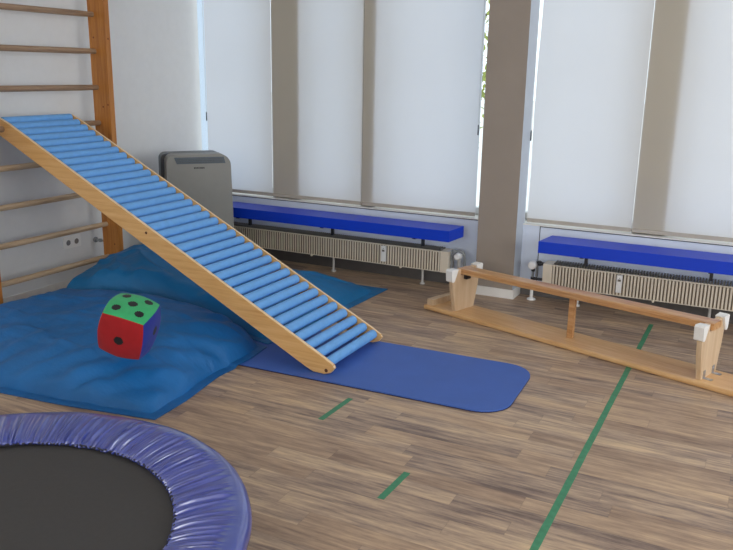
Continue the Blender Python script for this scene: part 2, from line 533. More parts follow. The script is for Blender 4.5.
# ------------------------------------------------------------------ roller blinds
def blind(x0, x1, label, wob=0.0, top=2.46, chain=None, seed=0):
    e = empty('roller_blind', ((x0 + x1) / 2, BY, .505), 0, label, 'blind', 'translucent roller blinds over the windows')
    bm = bmesh.new()
    NX, NZ = 24, 60
    g = []
    for j in range(NZ + 1):
        z = .52 + (top - .52) * j / NZ
        row = []
        for i in range(NX + 1):
            u = i / NX
            x = x0 + (x1 - x0) * u
            x += wob * (1 - u) * (sstep(1.45, 1.95, z) + .35 * math.exp(-((z - .85) / .2) ** 2))
            y = BY + .0025 * math.sin(u * 9 + seed) * fbm(z * .8 + seed, u * 2) 
            row.append(bm.verts.new((x, y, z)))
        g.append(row)
    for j in range(NZ):
        for i in range(NX):
            bm.faces.new((g[j][i], g[j][i + 1], g[j + 1][i + 1], g[j + 1][i]))
    o = finish('fabric', bm, M['blind'], e, smooth=True)
    bm = bmesh.new(); box(bm, x0 + .003, x1 - .003, BY - .0075, BY + .0055, .508, .534)
    finish('bottom_bar', bm, M['bar'], e, bevel=.003)
    bm = bmesh.new(); tube(bm, [(x0 + .004, BY, top + .017), (x1 - .004, BY, top + .017)], .018, 14)
    finish('roller_tube', bm, M['frame'], e, smooth=True)
    if chain:
        cx, zb = chain
        bm = bmesh.new()
        tube(bm, [(cx, BY - .016, zb), (cx - .002, BY - .016, 1.6), (cx, BY - .018, top)], .0016, 6)
        finish('pull_chain', bm, M['grey_pipe'], e)
        bm = bmesh.new(); tube(bm, [(cx, BY - .016, zb - .07), (cx, BY - .016, zb - .001)], [.005, .004], 8)
        finish('chain_weight', bm, M['dark_metal'], e)
    return e
M['bar'] = plain('blind_bottom_bar', srgb(176, 168, 156), 0.5)
blind(-4.135, -3.504, 'leftmost white roller blind, beside the left wall above the air conditioner', chain=(-4.13, 1.15), seed=1)
blind(-3.502, -2.702, 'middle white roller blind of the left window, wide dark stripe down its left side', seed=2)
blind(-2.700, -1.792, 'white roller blind with a narrow dark stripe, its right edge beside the pillar', chain=(-1.797, 1.15), seed=3)
blind(-1.417, -.723, 'white roller blind to the right of the pillar, with a wavy left edge', wob=.010, chain=(-1.424, 1.13), seed=4)
blind(-.721, .238, 'rightmost visible white roller blind, wide dark stripe on its left side', seed=5)
blind(.240, 1.23, 'white roller blind of the right window beyond the picture edge', seed=6)

# ------------------------------------------------------------------ wall bars
e = empty('wall_bars', (-4.0, 3.58, 0), 0, 'wooden wall bars with round rungs fixed to the left white wall', 'wall bars')
for y0, y1 in ((2.995, 3.037), (4.0, 4.042)):
    bm = bmesh.new(); box(bm, -4.076, -3.932, y0, y1, .001, 2.52)
    p = finish('upright', bm, M['pine_post'], e, bevel=.006, seg=3)
    for x, z in ((-4.038, 1.68), (-3.992, 1.236), (-3.948, 1.25), (-4.03, 2.15), (-3.97, .30)):
        bm = bmesh.new()
        tube(bm, [(x, y0 - .0012, z), (x, y0 + .003, z)], .006, 10)
        finish('wood_plug', bm, M['plug'], p)
    for z in (1.672, .75, 2.14):
        bm = bmesh.new()
        tube(bm, [(-3.9335, (y0 + y1) / 2, z), (-3.9308, (y0 + y1) / 2, z)], .006, 10)
        finish('wood_plug', bm, M['plug'], p)
for k in range(10):
    z = .206 + .2311 * k
    bm = bmesh.new()
    tube(bm, [(-4.035, 3.032, z), (-4.035, 3.20, z), (-4.035, 3.85, z), (-4.035, 4.006, z)], [.0165, .0185, .0185, .0165], 16)
    finish('rung', bm, M['beech_y'] if k < 4 else M['rung_old'], e, smooth=True)
for y in (3.030, 4.045):
    for z in (.30, 2.3):
        bm = bmesh.new()
        tube(bm, [(-4.199, y, z), (-4.085, y, z), (-4.07, y - .012, z)], .007, 10)
        tube(bm, [(-4.199, y, z), (-4.187, y, z)], .019, 14)
        tube(bm, [(-4.16, y, z), (-4.14, y, z)], .013, 14)
        finish('wall_bracket', bm, M['pipe_grey'], e, smooth=True)

# double socket low on the left wall
e = empty('wall_socket', (WX, 3.83, .32), 0, 'white double power socket on the wall behind the lowest rungs', 'socket')
bm = bmesh.new(); prism(bm, rrect(3.755, 3.905, .283, .363, .006), 0, lambda p, t: (WX + .0005 + .009 * t, p[0], p[1]))
finish('faceplate', bm, M['plastic_white'], e, bevel=.002)
for y in (3.794, 3.866):
    bm = bmesh.new()
    n = 24
    prof = [(.024, .0085), (.024, .0125), (.020, .0125), (.019, .0095)]
    rings = [[bm.verts.new((WX + h, y + r * math.cos(k * 2 * math.pi / n), .323 + r * math.sin(k * 2 * math.pi / n))) for k in range(n)] for r, h in prof]
    for a, b in zip(rings, rings[1:]):
        for k in range(n):
            bm.faces.new((a[k], a[(k + 1) % n], b[(k + 1) % n], b[k]))
    q = finish('socket_rim', bm, M['plastic_white'], e, smooth=True)
    bm = bmesh.new(); tube(bm, [(WX + .0097, y, .323), (WX + .0104, y, .323)], .0188, 24)
    tube(bm, [(WX + .0105, y - .0095, .323), (WX + .0115, y - .0095, .323)], .0035, 8)
    tube(bm, [(WX + .0105, y + .0095, .323), (WX + .0115, y + .0095, .323)], .0035, 8)
    finish('recess', bm, M['socket_dark'], q)

# ------------------------------------------------------------------ roller ramp
th = math.atan(.4987)
e = empty('roller_ramp', (-1.87, 3.57, .013), 0, 'sloping wooden ramp of light blue foam rollers, hooked on the wall bars', 'ramp')
def bot(x):
    return .712 - .4987 * (x + 3.32)
VT = .118
def rail(y0, y1):
    bm = bmesh.new()
    pts = [(-1.96, bot(-1.96)), (-1.915, .0155), (-1.85, .0135), (-1.812, .026), (-1.792, .052), (-1.800, .068), (-1.858, bot(-1.858) + VT)]
    pts += [(-4.0, bot(-4.0) + VT), (-4.06, bot(-4.06) + VT - .006), (-4.10, 1.175), (-4.118, 1.150), (-4.108, 1.112), (-4.05, 1.085)]
    prism_y(bm, pts, y0, y1)
    for f in bm.faces:
        f.normal_update()
        if abs(f.normal.y) < .5 and f.calc_center_median().z > bot(f.calc_center_median().x) + .06:
            f.material_index = 1
    return finish('side_rail', bm, [M['rail'], M['rail_edge']], e, bevel=.003, seg=2, angle=20)
# the hook: a shallow notch would sit over the rung; rails pass just in front of it
r1 = rail(3.232, 3.255)
r2 = rail(3.779, 3.797)
def dots(y, parent):
    for x, dz, r in ((-1.838, .062, .0095), (-2.972, .082, .008)):
        bm = bmesh.new()
        z = bot(x) + dz
        tube(bm, [(x, y - .0008, z), (x, y + .002, z)], r, 14)
        finish('bolt_hole', bm, M['hole'], parent)
dots(3.232, r1)
N = 36
ux, uz = math.cos(th), -math.sin(th)
for k in range(N):
    x = -4.062 + k * (2.217 / (N - 1))
    z = bot(x) + .0895
    bm = bmesh.new()
    n = 18
    rr = .0268
    prof = [(3.258, .011), (3.258, rr - .004), (3.262, rr), (3.773, rr), (3.777, rr - .004), (3.777, .011)]
    wob = random.uniform(-.0008, .0008)
    tube(bm, [(x, p[0], z) for p in prof], [p[1] + (wob if p[1] > .02 else 0) for p in prof], n)
    tube(bm, [(x, 3.250, z), (x, 3.2582, z)], .008, 8)
    tube(bm, [(x, 3.7768, z), (x, 3.782, z)], .008, 8)
    finish('roller', bm, M['foam'], e, smooth=True)

# ------------------------------------------------------------------ thin blue gym mat
bm = bmesh.new()
def rpoly(pts, rad, n=8):
    out = []
    m = len(pts)
    for i in range(m):
        p0, p, p1 = Vector(pts[i - 1]), Vector(pts[i]), Vector(pts[(i + 1) % m])
        a, b = (p0 - p).normalized(), (p1 - p).normalized()
        r = rad
        ang = a.angle(b)
        d = r / math.tan(ang / 2)
        c = p + (a + b).normalized() * (r / math.sin(ang / 2))
        s, t = p + a * d - c, p + b * d - c
        for k in range(n + 1):
            f = k / n
            v = (s * (1 - f) + t * f)
            out.append(tuple(c + v.normalized() * r))
    return out
out = rpoly([(-2.72, 3.135), (-.905, 3.195), (-.93, 3.848), (-2.74, 3.79)], .15)
e = empty('exercise_mat', (-1.8, 3.5, 0), 0, 'thin blue exercise mat with rounded corners under the foot of the ramp', 'mat')
bm = bmesh.new(); prism_z(bm, out, .0005, .0055); finish('dark_underlayer', bm, M['mat_edge'], e)
bm = bmesh.new(); prism_z(bm, out, .0055, .0125); finish('foam_layer', bm, M['mat_top'], e, bevel=.002, angle=60)

# ------------------------------------------------------------------ big soft crash mats
def polyat(pts, t):
    L = [0]
    for a, b in zip(pts, pts[1:]):
        L.append(L[-1] + math.dist(a, b))
    s = t * L[-1]
    for i in range(len(pts) - 1):
        if s <= L[i + 1] + 1e-9:
            f = (s - L[i]) / (L[i + 1] - L[i])
            return (pts[i][0] * (1 - f) + pts[i + 1][0] * f, pts[i][1] * (1 - f) + pts[i + 1][1] * f)
    return pts[-1]

def smooth_poly(pts, t):
    # light smoothing of the polyline
    a = polyat(pts, max(0, t - .05)); b = polyat(pts, t); c = polyat(pts, min(1, t + .05))
    w = .5 * min(1, t / .05) * min(1, (1 - t) / .05)
    return tuple(b[i] * (1 - w) + (a[i] + c[i]) / 2 * w for i in (0, 1))

def under(x, y):
    return .0140 * sstep(-2.80, -2.76, x) * sstep(3.09, 3.125, y) * (1 - sstep(3.86, 3.90, y))

def crash_mat(front, right, back, left, hfun, label, m, mh, n=150, hem=.045):
    """four sides as polylines: front left->right, right front->back, back left->right, left front->back"""
    cx = sum(p[0] for p in front + back) / len(front + back)
    cy = sum(p[1] for p in front + back) / len(front + back)
    e = empty('crash_mat', (cx, cy, 0), 0, label, 'mat')
    W = math.dist(front[0], front[-1]); H = math.dist(left[0], left[-1])
    def P(u, v):
        f, b = smooth_poly(front, u), smooth_poly(back, u)
        l, r = smooth_poly(left, v), smooth_poly(right, v)
        c00, c10, c01, c11 = front[0], front[-1], back[0], back[-1]
        out = []
        for i in (0, 1):
            out.append((1 - v) * f[i] + v * b[i] + (1 - u) * l[i] + u * r[i]
                       - ((1 - u) * (1 - v) * c00[i] + u * (1 - v) * c10[i] + (1 - u) * v * c01[i] + u * v * c11[i]))
        return out
    top = []
    for j in range(n + 1):
        row = []
        for i in range(n + 1):
            u, v = i / n, j / n
            x, y = P(u, v)
            de = [v * H, (1 - u) * W, (1 - v) * H, u * W]      # distance from front, right, back, left edge
            row.append((x, y, max(hfun(x, y, de), under(x, y) + .004)))
        top.append(row)
    hemn_u, hemn_v = max(2, round(hem / W * n)), max(2, round(hem / H * n))
    for part in ('cover', 'hem'):
        bm = bmesh.new()
        vt, vb = {}, {}
        def gv(i, j):
            if (i, j) not in vt:
                vt[i, j] = bm.verts.new(top[j][i])
            return vt[i, j]
        def gb(i, j):
            if (i, j) not in vb:
                vb[i, j] = bm.verts.new((top[j][i][0], top[j][i][1], (.0015 if part == 'hem' else .003) + under(top[j][i][0], top[j][i][1])))
            return vb[i, j]
        cells = set()
        for j in range(n):
            for i in range(n):
                ish = i < hemn_u or i >= n - hemn_u or j < hemn_v or j >= n - hemn_v
                if ish == (part == 'hem'):
                    cells.add((i, j))
        for (i, j) in cells:
            bm.faces.new((gv(i, j), gv(i + 1, j), gv(i + 1, j + 1), gv(i, j + 1)))
            bm.faces.new((gb(i, j + 1), gb(i + 1, j + 1), gb(i + 1, j), gb(i, j)))
            for (di, dj, a, b) in ((-1, 0, (i, j + 1), (i, j)), (1, 0, (i + 1, j), (i + 1, j + 1)), (0, -1, (i, j), (i + 1, j)), (0, 1, (i + 1, j + 1), (i, j + 1))):
                if (i + di, j + dj) not in cells:
                    bm.faces.new((gv(*b), gv(*a), gb(*a), gb(*b)))
        finish(part, bm, m if part == 'cover' else mh, e, smooth=True)
    return e

def gauss(x, y, cx, cy, sx, sy, a=0):
    dx, dy = x - cx, y - cy
    c, s = math.cos(a), math.sin(a)
    p, q = (dx * c + dy * s) / sx, (-dx * s + dy * c) / sy
    return math.exp(-(p * p + q * q) / 2)

def rise(d, hem, w):
    if d <= hem:
        return 0.0
    t = min(1, (d - hem) / w)
    return math.sqrt(max(0, 1 - (1 - t) ** 2.0))

def h_main(x, y, de):
    f, r, b, l = de
    k = rise(f, .05, .60) * rise(r, .05, .62) * rise(b, .01, .10) * rise(l, .05, .20)
    z = .006 + .192 * k
    z += k * (.02 * fbm(x * 2.2, y * 2.2, 1.3) - .0 * x - .02 * gauss(x, y, -2.57, 2.62, .16, .14))
    # folds pulled from the front corner and the right seam
    edge = min(f, r)
    am = sstep(.03, .09, edge) * (1 - sstep(.22, .55, edge))
    s = x * .8 - y * .6
    z += am * .012 * math.sin(s * 42 + 3 * fbm(x * 3, y * 3, 5)) * (.4 + abs(fbm(x * 2, y * 2, 9)))
    z += .0045 * sstep(0, .05, edge) * (fbm(x * 9, y * 9, 2))
    # long soft creases running across the top
    ridge = abs(fbm(x * 1.1 + y * .4, y * 3.2, 4.0))
    z += k * .009 * (1 - min(1, ridge * 5))
    return max(z, .004)

def h_back(x, y, de):
    f, r, b, l = de
    k = rise(f, .02, .10) * rise(r, .05, .30) * rise(b, .05, .22) * rise(l, .01, .05)
    base = .09 + .21 * gauss(x, y, -3.60, 3.95, .42, .44, .3) + .05 * gauss(x, y, -3.1, 4.2, .5, .4)
    z = .006 + base * k
    z += k * .02 * fbm(x * 2.5, y * 2.5, 7)
    ridge = abs(fbm(x * 1.6 - y, y * 1.8 + x, 2.0))
    z += k * .02 * (1 - min(1, ridge * 5))
    z += .004 * sstep(0, .06, min(de)) * fbm(x * 9, y * 9, 3)
    return max(z, .004)

crash_mat([(-3.90, 2.24), (-3.45, 2.275), (-3.08, 2.308), (-2.72, 2.345), (-2.243, 2.428)],
          [(-2.243, 2.428), (-2.255, 2.66), (-2.31, 2.98), (-2.29, 3.21), (-2.32, 3.42)],
          [(-3.88, 3.33), (-3.5, 3.45), (-3.1, 3.54), (-2.65, 3.50), (-2.32, 3.42)],
          [(-3.90, 2.24), (-3.90, 2.9), (-3.88, 3.33)], h_main,
          'large blue fabric-covered soft crash mat in front, with the die lying on it', M['bag'], M['bag_hem'])
crash_mat([(-3.885, 3.35), (-3.5, 3.475), (-3.1, 3.56), (-2.65, 3.53), (-2.34, 3.46)],
          [(-2.34, 3.46), (-2.30, 3.8), (-2.29, 4.30), (-2.27, 4.87)],
          [(-3.84, 4.16), (-3.50, 4.24), (-3.28, 4.50), (-3.02, 4.84), (-2.27, 4.87)],
          [(-3.885, 3.35), (-3.88, 3.8), (-3.84, 4.16)], h_back,
          'crumpled teal-blue crash mat behind, under the ramp beside the wall bars', M['bag_back'], M['bag_back'])

# ------------------------------------------------------------------ soft die
def die():
    s = .212
    rot = Matrix.Rotation(R(21.3), 4, 'Z') @ Matrix.Rotation(R(14.8), 4, 'Y') @ Matrix.Rotation(R(12.4), 4, 'X')
    ctr = Vector((-2.555, 2.635, .325))
    bm = bmesh.new()
    n = 56
    faces = [  # normal, u, v, colour index, pips
        ((0, -1, 0), (1, 0, 0), (0, 0, 1), 0, [(.5, .46)]),
        ((0, 0, 1), (1, 0, 0), (0, 1, 0), 1, [(.24, .26), (.76, .26), (.5, .52), (.24, .80), (.76, .80)]),
        ((1, 0, 0), (0, 1, 0), (0, 0, 1), 2, [(.52, .56), (.86, .26)]),
        ((-1, 0, 0), (0, -1, 0), (0, 0, 1), 3, [(.25, .25), (.75, .75), (.25, .75), (.75, .25)]),
        ((0, 1, 0), (-1, 0, 0), (0, 0, 1), 4, [(.25, .2), (.25, .5), (.25, .8), (.75, .2), (.75, .5), (.75, .8)]),
        ((0, 0, -1), (-1, 0, 0), (0, 1, 0), 5, [(.25, .25), (.75, .75)])]
    def warp(p):
        x, y, z = p
        # cushion bulge: faces puff out, corners stay pinched
        q = Vector((x, y, z))
        L = max(abs(x), abs(y), abs(z))
        bul = (1 - x * x * .9) * (1 - y * y * .9) if abs(z) == L else ((1 - x * x * .9) * (1 - z * z * .9) if abs(y) == L else (1 - y * y * .9) * (1 - z * z * .9))
        rr = q * (1 - .05 * (abs(x * y) + abs(y * z) + abs(x * z)) / 3 * 1.2)
        nrm = Vector((x if abs(x) == L else 0, y if abs(y) == L else 0, z if abs(z) == L else 0))
        e1 = sorted((abs(x), abs(y), abs(z)))
        puff = .11 * (1 - e1[1] ** 4) * (1 - e1[0] ** 4)
        side = 1 + .07 * (1 - e1[0] ** 2)
        return rr * (1 + 0 * bul) * side + nrm * puff
    for nn, u, v, ci, pips in faces:
        N_, U, V = Vector(nn), Vector(u), Vector(v)
        g = []
        for j in range(n + 1):
            g.append([bm.verts.new(rot @ (warp(N_ + U * (2 * i / n - 1) + V * (2 * j / n - 1)) * s / 2 / 1.03) + ctr) for i in range(n + 1)])
        for j in range(n):
            for i in range(n):
                f = bm.faces.new((g[j][i], g[j][i + 1], g[j + 1][i + 1], g[j + 1][i]))
                cu, cv = (i + .5) / n, (j + .5) / n
                f.material_index = 6 if any(math.hypot(cu - a, cv - b) < .102 for a, b in pips) else ci
    bmesh.ops.remove_doubles(bm, verts=bm.verts[:], dist=.0002)
    e = empty('soft_die', ctr, 0)
    COL.objects.unlink(e); bpy.data.objects.remove(e)
    me_o = finish('soft_die', bm, [M['die_red'], M['die_green'], M['die_blue'], M['die_orange'], M['die_yellow'], M['die_purple'], M['die_black']], None, smooth=False)
    for f in me_o.data.polygons:
        f.use_smooth = True
    me_o.data.transform(Matrix.Translation(-ctr))
    me_o.location = ctr
    tag(me_o, 'puffy red, green and blue fabric die with black pips on the crash mat', 'die')
die()

# ------------------------------------------------------------------ mini trampoline
TC = Vector((-1.848, 1.233, 0))
e = empty('mini_trampoline', TC, 0, 'round mini trampoline with black mat and wrinkled violet-blue padding', 'trampoline')
bm = bmesh.new()
NA = 2200
prof = [(.745, .198), (.772, .200), (.784, .212), (.786, .230), (.781, .244), (.770, .254), (.757, .259), (.745, .2605), (.734, .2615), (.722, .262), (.708, .262), (.692, .261), (.676, .260),
        (.660, .258), (.644, .256), (.628, .254), (.612, .251), (.597, .247), (.583, .243), (.571, .238), (.563, .233), (.561, .229), (.566, .225), (.58, .222)]
rings = []
def ridge(v):
    return 1 - 2 * abs(math.sin(v)) ** .75
for i in range(NA):
    a = 2 * math.pi * i / NA
    ca, sa = math.cos(a), math.sin(a)
    wz = 2.2 * fbm(ca * 3, sa * 3, 1) + .8 * fbm(ca * 11, sa * 11, 4)
    ampA = .55 + 1.1 * abs(fbm(ca * 5, sa * 5, 2.5))
    s0 = .733 + .022 * fbm(ca * 7, sa * 7, 8)              # where the gathers start
    ring = []
    for (r, z) in prof:
        g = sstep(s0 + .012, s0 - .035, r) if r > .574 else .6
        bend = .5 * fbm(ca * 6, sa * 6, r * 3)
        ph = a * 52 + 5 * wz + bend
        w = ridge(ph) * .75 + ridge(ph * 2.37 + 1.3) * .45 * sstep(.70, .60, r) + .35 * fbm(ca * 45, sa * 45, r * 4)
        dz = .0092 * g * ampA * w
        low = .005 * fbm(ca * 2.2, sa * 2.2, r * 3)
        dr = (.0035 * math.sin(a * 210 + 4 * wz) if r < .59 else .001 * fbm(ca * 10, sa * 10, 3))
        ring.append(bm.verts.new((TC.x + (r + dr) * ca, TC.y + (r + dr) * sa, z + dz + low)))
    rings.append(ring)
for i in range(NA):
    a, b = rings[i], rings[(i + 1) % NA]
    for k in range(len(prof) - 1):
        bm.faces.new((a[k], b[k], b[k + 1], a[k + 1]))
pad = finish('padded_cover', bm, M['vinyl'], e, smooth=False)
for f in pad.data.polygons:
    f.use_smooth = True
# frayed elastic hem at the inner edge
bm = bmesh.new()
pts = []
for i in range(400):
    a = 2 * math.pi * i / 400
    r = .5645 + .0025 * math.sin(a * 97) + .002 * fbm(math.cos(a) * 30, math.sin(a) * 30, 0)
    pts.append((TC.x + r * math.cos(a), TC.y + r * math.sin(a), .2285 + .0015 * math.sin(a * 131)))
tube(bm, pts + [pts[0]], .0038, 6, caps=False)
finish('elastic_hem', bm, M['elastic'], pad, smooth=True)
bm = bmesh.new()
ring = [(TC.x + .66 * math.cos(2 * math.pi * k / 96), TC.y + .66 * math.sin(2 * math.pi * k / 96)) for k in range(96)]
prism_z(bm, ring, .213, .217)
finish('jumping_mat', bm, M['tramp_mat'], e)
bm = bmesh.new()
pts = [(TC.x + .745 * math.cos(2 * math.pi * k / 96), TC.y + .745 * math.sin(2 * math.pi * k / 96), .213) for k in range(97)]
tube(bm, pts, .0135, 10, caps=False)
finish('steel_ring', bm, M['steel'], e, smooth=True)
for k in range(6):
    a = R(30 + 60 * k)
    bm = bmesh.new()
    x, y = TC.x + .735 * math.cos(a), TC.y + .735 * math.sin(a)
    tube(bm, [(x, y, .205), (x, y, .03)], .013, 12)
    l = finish('leg', bm, M['steel'], e, smooth=True)
    bm = bmesh.new()
    tube(bm, [(x, y, .045), (x, y, .012), (x, y, .001)], [.016, .019, .02], 14)
    finish('rubber_foot', bm, M['black'], l, smooth=True)

# ------------------------------------------------------------------ upturned gymnastics bench
BA = math.atan2(-.309, .951)
BO = (-1.892, 4.573, 0)
e = empty('gymnastics_bench', BO, BA, 'long wooden gymnastics bench turned upside down beside the radiators', 'bench')
BL, BW, BT = 2.14, .24, .030
TCn = .125
def bpart(name, bm, m, p=None, **kw):
    return finish(name, bm, m, p or e, world=False, **kw)
bm = bmesh.new()
prism(bm, rrect(.0, BW, .0008, BT, .009, 4), 0, lambda p, t: (.028 if t == 0 else BL, p[0], p[1]))
base = bpart('seat_board', bm, M['bench_base'], bevel=.003, smooth=True)
bm = bmesh.new()
box(bm, .040, .086, .018, .250, BT + .0003, BT + .040)
bpart('end_batten', bm, M['bench_panel'], bevel=.004)
box_r = bmesh.new(); box(box_r, 2.07, 2.118, -.008, .244, BT + .0003, BT + .036)
bpart('end_batten', box_r, M['bench_panel'], bevel=.004)
def panel(s, H):
    bm = bmesh.new()
    pts = [(TCn - .092, BT + .0003), (TCn + .092, BT + .0003), (TCn + .125, .16), (TCn + .146, H - .01), (TCn + .104, H + .002), (TCn + .052, H + .002), (TCn + .052, H - .037), (TCn - .052, H - .037),
           (TCn - .052, H + .002), (TCn - .104, H + .002), (TCn - .146, H - .01), (TCn - .125, .16)]
    prism(bm, pts, 0, lambda p, t: (s - .0125 + .025 * t, p[0], p[1]))
    pn = bpart('support_panel', bm, M['bench_panel'], bevel=.002)
    for sg in (-1, 1):
        bm = bmesh.new()
        # rubber shoe wrapping the upper corner
        c = [(TCn + sg * .092, H + .008), (TCn + sg * .150, H + .013), (TCn + sg * .160, H + .004), (TCn + sg * .154, H - .062), (TCn + sg * .138, H - .070), (TCn + sg * .126, H - .064)]
        prism(bm, c, 0, lambda p, t: (s - .024 + .048 * t, p[0], p[1]))
        finish('rubber_shoe', bm, M['rubber_white'], pn, world=False, bevel=.006, seg=3)
    if s > 1:
        for tt in (TCn - .055, TCn + .055):
            bm = bmesh.new()
            box(bm, s + .0128, s + .0150, tt - .013, tt + .013, BT + .0005, BT + .042)
            box(bm, s + .0150, s + .056, tt - .013, tt + .013, BT + .0005, BT + .0028)
            tube(bm, [(s + .034, tt, BT + .0028), (s + .034, tt, BT + .0055)], .005, 10)
            tube(bm, [(s + .0150, tt, BT + .028), (s + .0175, tt, BT + .028)], .005, 10)
            finish('angle_bracket', bm, M['steel'], pn, world=False)
    return pn
HL, HR = .298, .314
p1 = panel(.250, HL)
p2 = panel(1.808, HR)
bm = bmesh.new()
prism(bm, rrect(-.05, .05, -.0365, .0, .007, 4), 0, lambda p, t: (.234 if t == 0 else 1.835, TCn + p[0], (HL if t == 0 else HR) + .0035 + p[1]))
beam = bpart('balance_beam', bm, M['bench_beam'], bevel=.002, smooth=True)
bm = bmesh.new()
box(bm, 1.012, 1.046, TCn - .012, TCn + .012, BT + .0003, .2715)
bpart('centre_strut', bm, M['bench_beam'], bevel=.003)
bm = bmesh.new()
box(bm, .2628, .285, TCn - .022, TCn + .022, .232, HL - .0335)
tube(bm, [(.285, TCn, .25), (.291, TCn, .25)], .007, 10)
finish('beam_bracket', bm, M['dark_metal'], p1, world=False, bevel=.003)

# ------------------------------------------------------------------ padded window benches
def padded_bench(x0, x1, cut0, cut1, brackets, label):
    y0, y1 = 4.895, 5.125
    z0, z1 = .386, .462
    e = empty('padded_bench', ((x0 + x1) / 2, 5.01, z0), 0, label, 'bench', 'blue padded benches under the windows')
    bm = bmesh.new()
    prism_z(bm, [(x0, y0), (x1, y0), (x1 + cut1, y1), (x0 + cut0, y1)], z0, z1)
    finish('cushion', bm, M['cushion'], e, bevel=.008, seg=3, smooth=True)
    for x in brackets:
        bm = bmesh.new()
        box(bm, x - .012, x + .012, 4.93, WY - .0005, z0 - .014, z0 - .0003)
        box(bm, x - .010, x + .010, 5.09, 5.11, .2905, z0 - .0143)
        tube(bm, [(x - .05, 4.95, z0 - .010), (x - .05, 4.95, z0 - .0004)], .007, 8)
        box(bm, x - .055, x - .012, 4.945, 4.955, z0 - .006, z0 - .0004)
        finish('bracket', bm, M['dark_metal'], e)
    return e
padded_bench(-4.02, -1.838, 0, .022, (-3.60, -2.848, -2.109), 'long blue vinyl padded bench under the left window, ending before the pillar')
padded_bench(-1.228, 1.1, .03, 0, (-.958, -.205, .55), 'long blue vinyl padded bench under the right window, above the radiator')

# ------------------------------------------------------------------ radiators
def radiator(x0, x1, meter_x, feet, bleed, label):
    y0, y1 = 5.085, 5.195
    z0, z1 = .125, .270
    e = empty('radiator', ((x0 + x1) / 2, 5.14, 0), 0, label, 'radiator', 'low ribbed radiators under the windows')
    bm = bmesh.new()
    # ribbed sheet: alternating ridges and grooves, one mesh
    pitch = .0207
    a, b = x0 + .062, x1 - .062
    n = int((b - a) / pitch)
    pitch = (b - a) / n
    pts = [(a, y0 + .012)]
    for k in range(n):
        s = a + k * pitch
        pts += [(s + pitch * .17, y0 + .011), (s + pitch * .24, y0), (s + pitch * .80, y0), (s + pitch * .87, y0 + .011)]
    pts += [(b, y0 + .012), (b, y0 + .016), (a, y0 + .016)]
    lo = [bm.verts.new((p[0], p[1], z0)) for p in pts]
    hi = [bm.verts.new((p[0], p[1], z1 - .006)) for p in pts]
    m = len(pts)
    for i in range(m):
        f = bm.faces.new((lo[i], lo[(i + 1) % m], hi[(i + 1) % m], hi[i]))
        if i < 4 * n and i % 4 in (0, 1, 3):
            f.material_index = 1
    box(bm, a, b, y0 + .003, y0 + .0165, z1 - .0062, z1 + .001)
    box(bm, a, b, y0 + .003, y0 + .0165, z0 - .005, z0 + .0002)
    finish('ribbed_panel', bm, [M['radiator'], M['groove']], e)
    bm = bmesh.new()
    n2 = int((b - a) / .0175)
    for k in range(n2):
        x = a + (k + .5) * (b - a) / n2
        box(bm, x - .004, x + .004, y0 + .020, y1, z1 - .02, z1 + .012)
    box(bm, a, b, y0 + .018, y1 - .002, z0 + .01, z1 - .019)
    finish('convector_fins', bm, M['fin'], e)
    for c0, c1 in ((x0, x0 + .0618), (x1 - .0618, x1)):
        bm = bmesh.new(); box(bm, c0, c1, y0 - .002, y1 + .002, z0 - .005, z1 + .003)
        finish('end_cap', bm, M['radiator'], e, bevel=.006, seg=3)
    if meter_x is not None:
        bm = bmesh.new(); box(bm, meter_x - .017, meter_x + .017, y0 - .02, y0 - .0003, .148, .262)
        q = finish('heat_meter', bm, M['plastic_white'], e, bevel=.004)
        bm = bmesh.new(); box(bm, meter_x - .010, meter_x + .010, y0 - .0208, y0 - .0202, .222, .236)
        box(bm, meter_x - .004, meter_x + .004, y0 - .0208, y0 - .0202, .242, .246)
        finish('display', bm, M['fin'], q)
    for x in feet:
        bm = bmesh.new()
        tube(bm, [(x, y1 - .055, .0005), (x, y1 - .055, .012), (x, y1 - .055, .013), (x, y1 - .055, z0 - .004)], [.02, .018, .009, .009], 12)
        finish('foot', bm, M['grey_pipe'], e, smooth=True)
    for x in bleed:
        bm = bmesh.new(); tube(bm, [(x, y0 + .004, z0 - .006), (x, y0 - .012, z0 - .006)], .008, 10)
        finish('plug', bm, M['radiator'], e, smooth=True)
    return e

r = radiator(-3.95, -1.905, -2.405, (-2.86, -2.12, -3.6), (-3.02, -2.27), 'low ribbed cream radiator under the left window, valve beside the pillar')
def arc(cx, cz, rad, a0, a1, y, n=10):
    return [(cx + rad * math.cos(R(a0 + (a1 - a0) * k / n)), y, cz + rad * math.sin(R(a0 + (a1 - a0) * k / n))) for k in range(n + 1)]
bm = bmesh.new()
tube(bm, [(-1.900, 5.13, .10), (-1.900, 5.13, .262)] + arc(-1.883, .262, .017, 180, 0, 5.13, 6), .0095, 10)
finish('pipe', bm, M['pipe_grey'], r, smooth=True)
bm = bmesh.new()
tube(bm, arc(-1.843, .238, .042, 180, 0, 5.13) + [(-1.801, 5.13, .02), (-1.801, 5.13, .0008)], .0095, 10)
finish('pipe', bm, M['pipe_grey'], r, smooth=True)
bm = bmesh.new()
tube(bm, [(-1.843, 5.16, .245), (-1.843, 5.12, .245), (-1.843, 5.085, .245), (-1.843, 5.078, .245)], [.020, .026, .024, .018], 18)
finish('thermostat_knob', bm, M['plastic_white'], r, smooth=True)
bm = bmesh.new()
tube(bm, [(-1.843, 5.135, .218), (-1.843, 5.135, .09)], .012, 10)
finish('valve_body', bm, M['grey_pipe'], r, smooth=True)

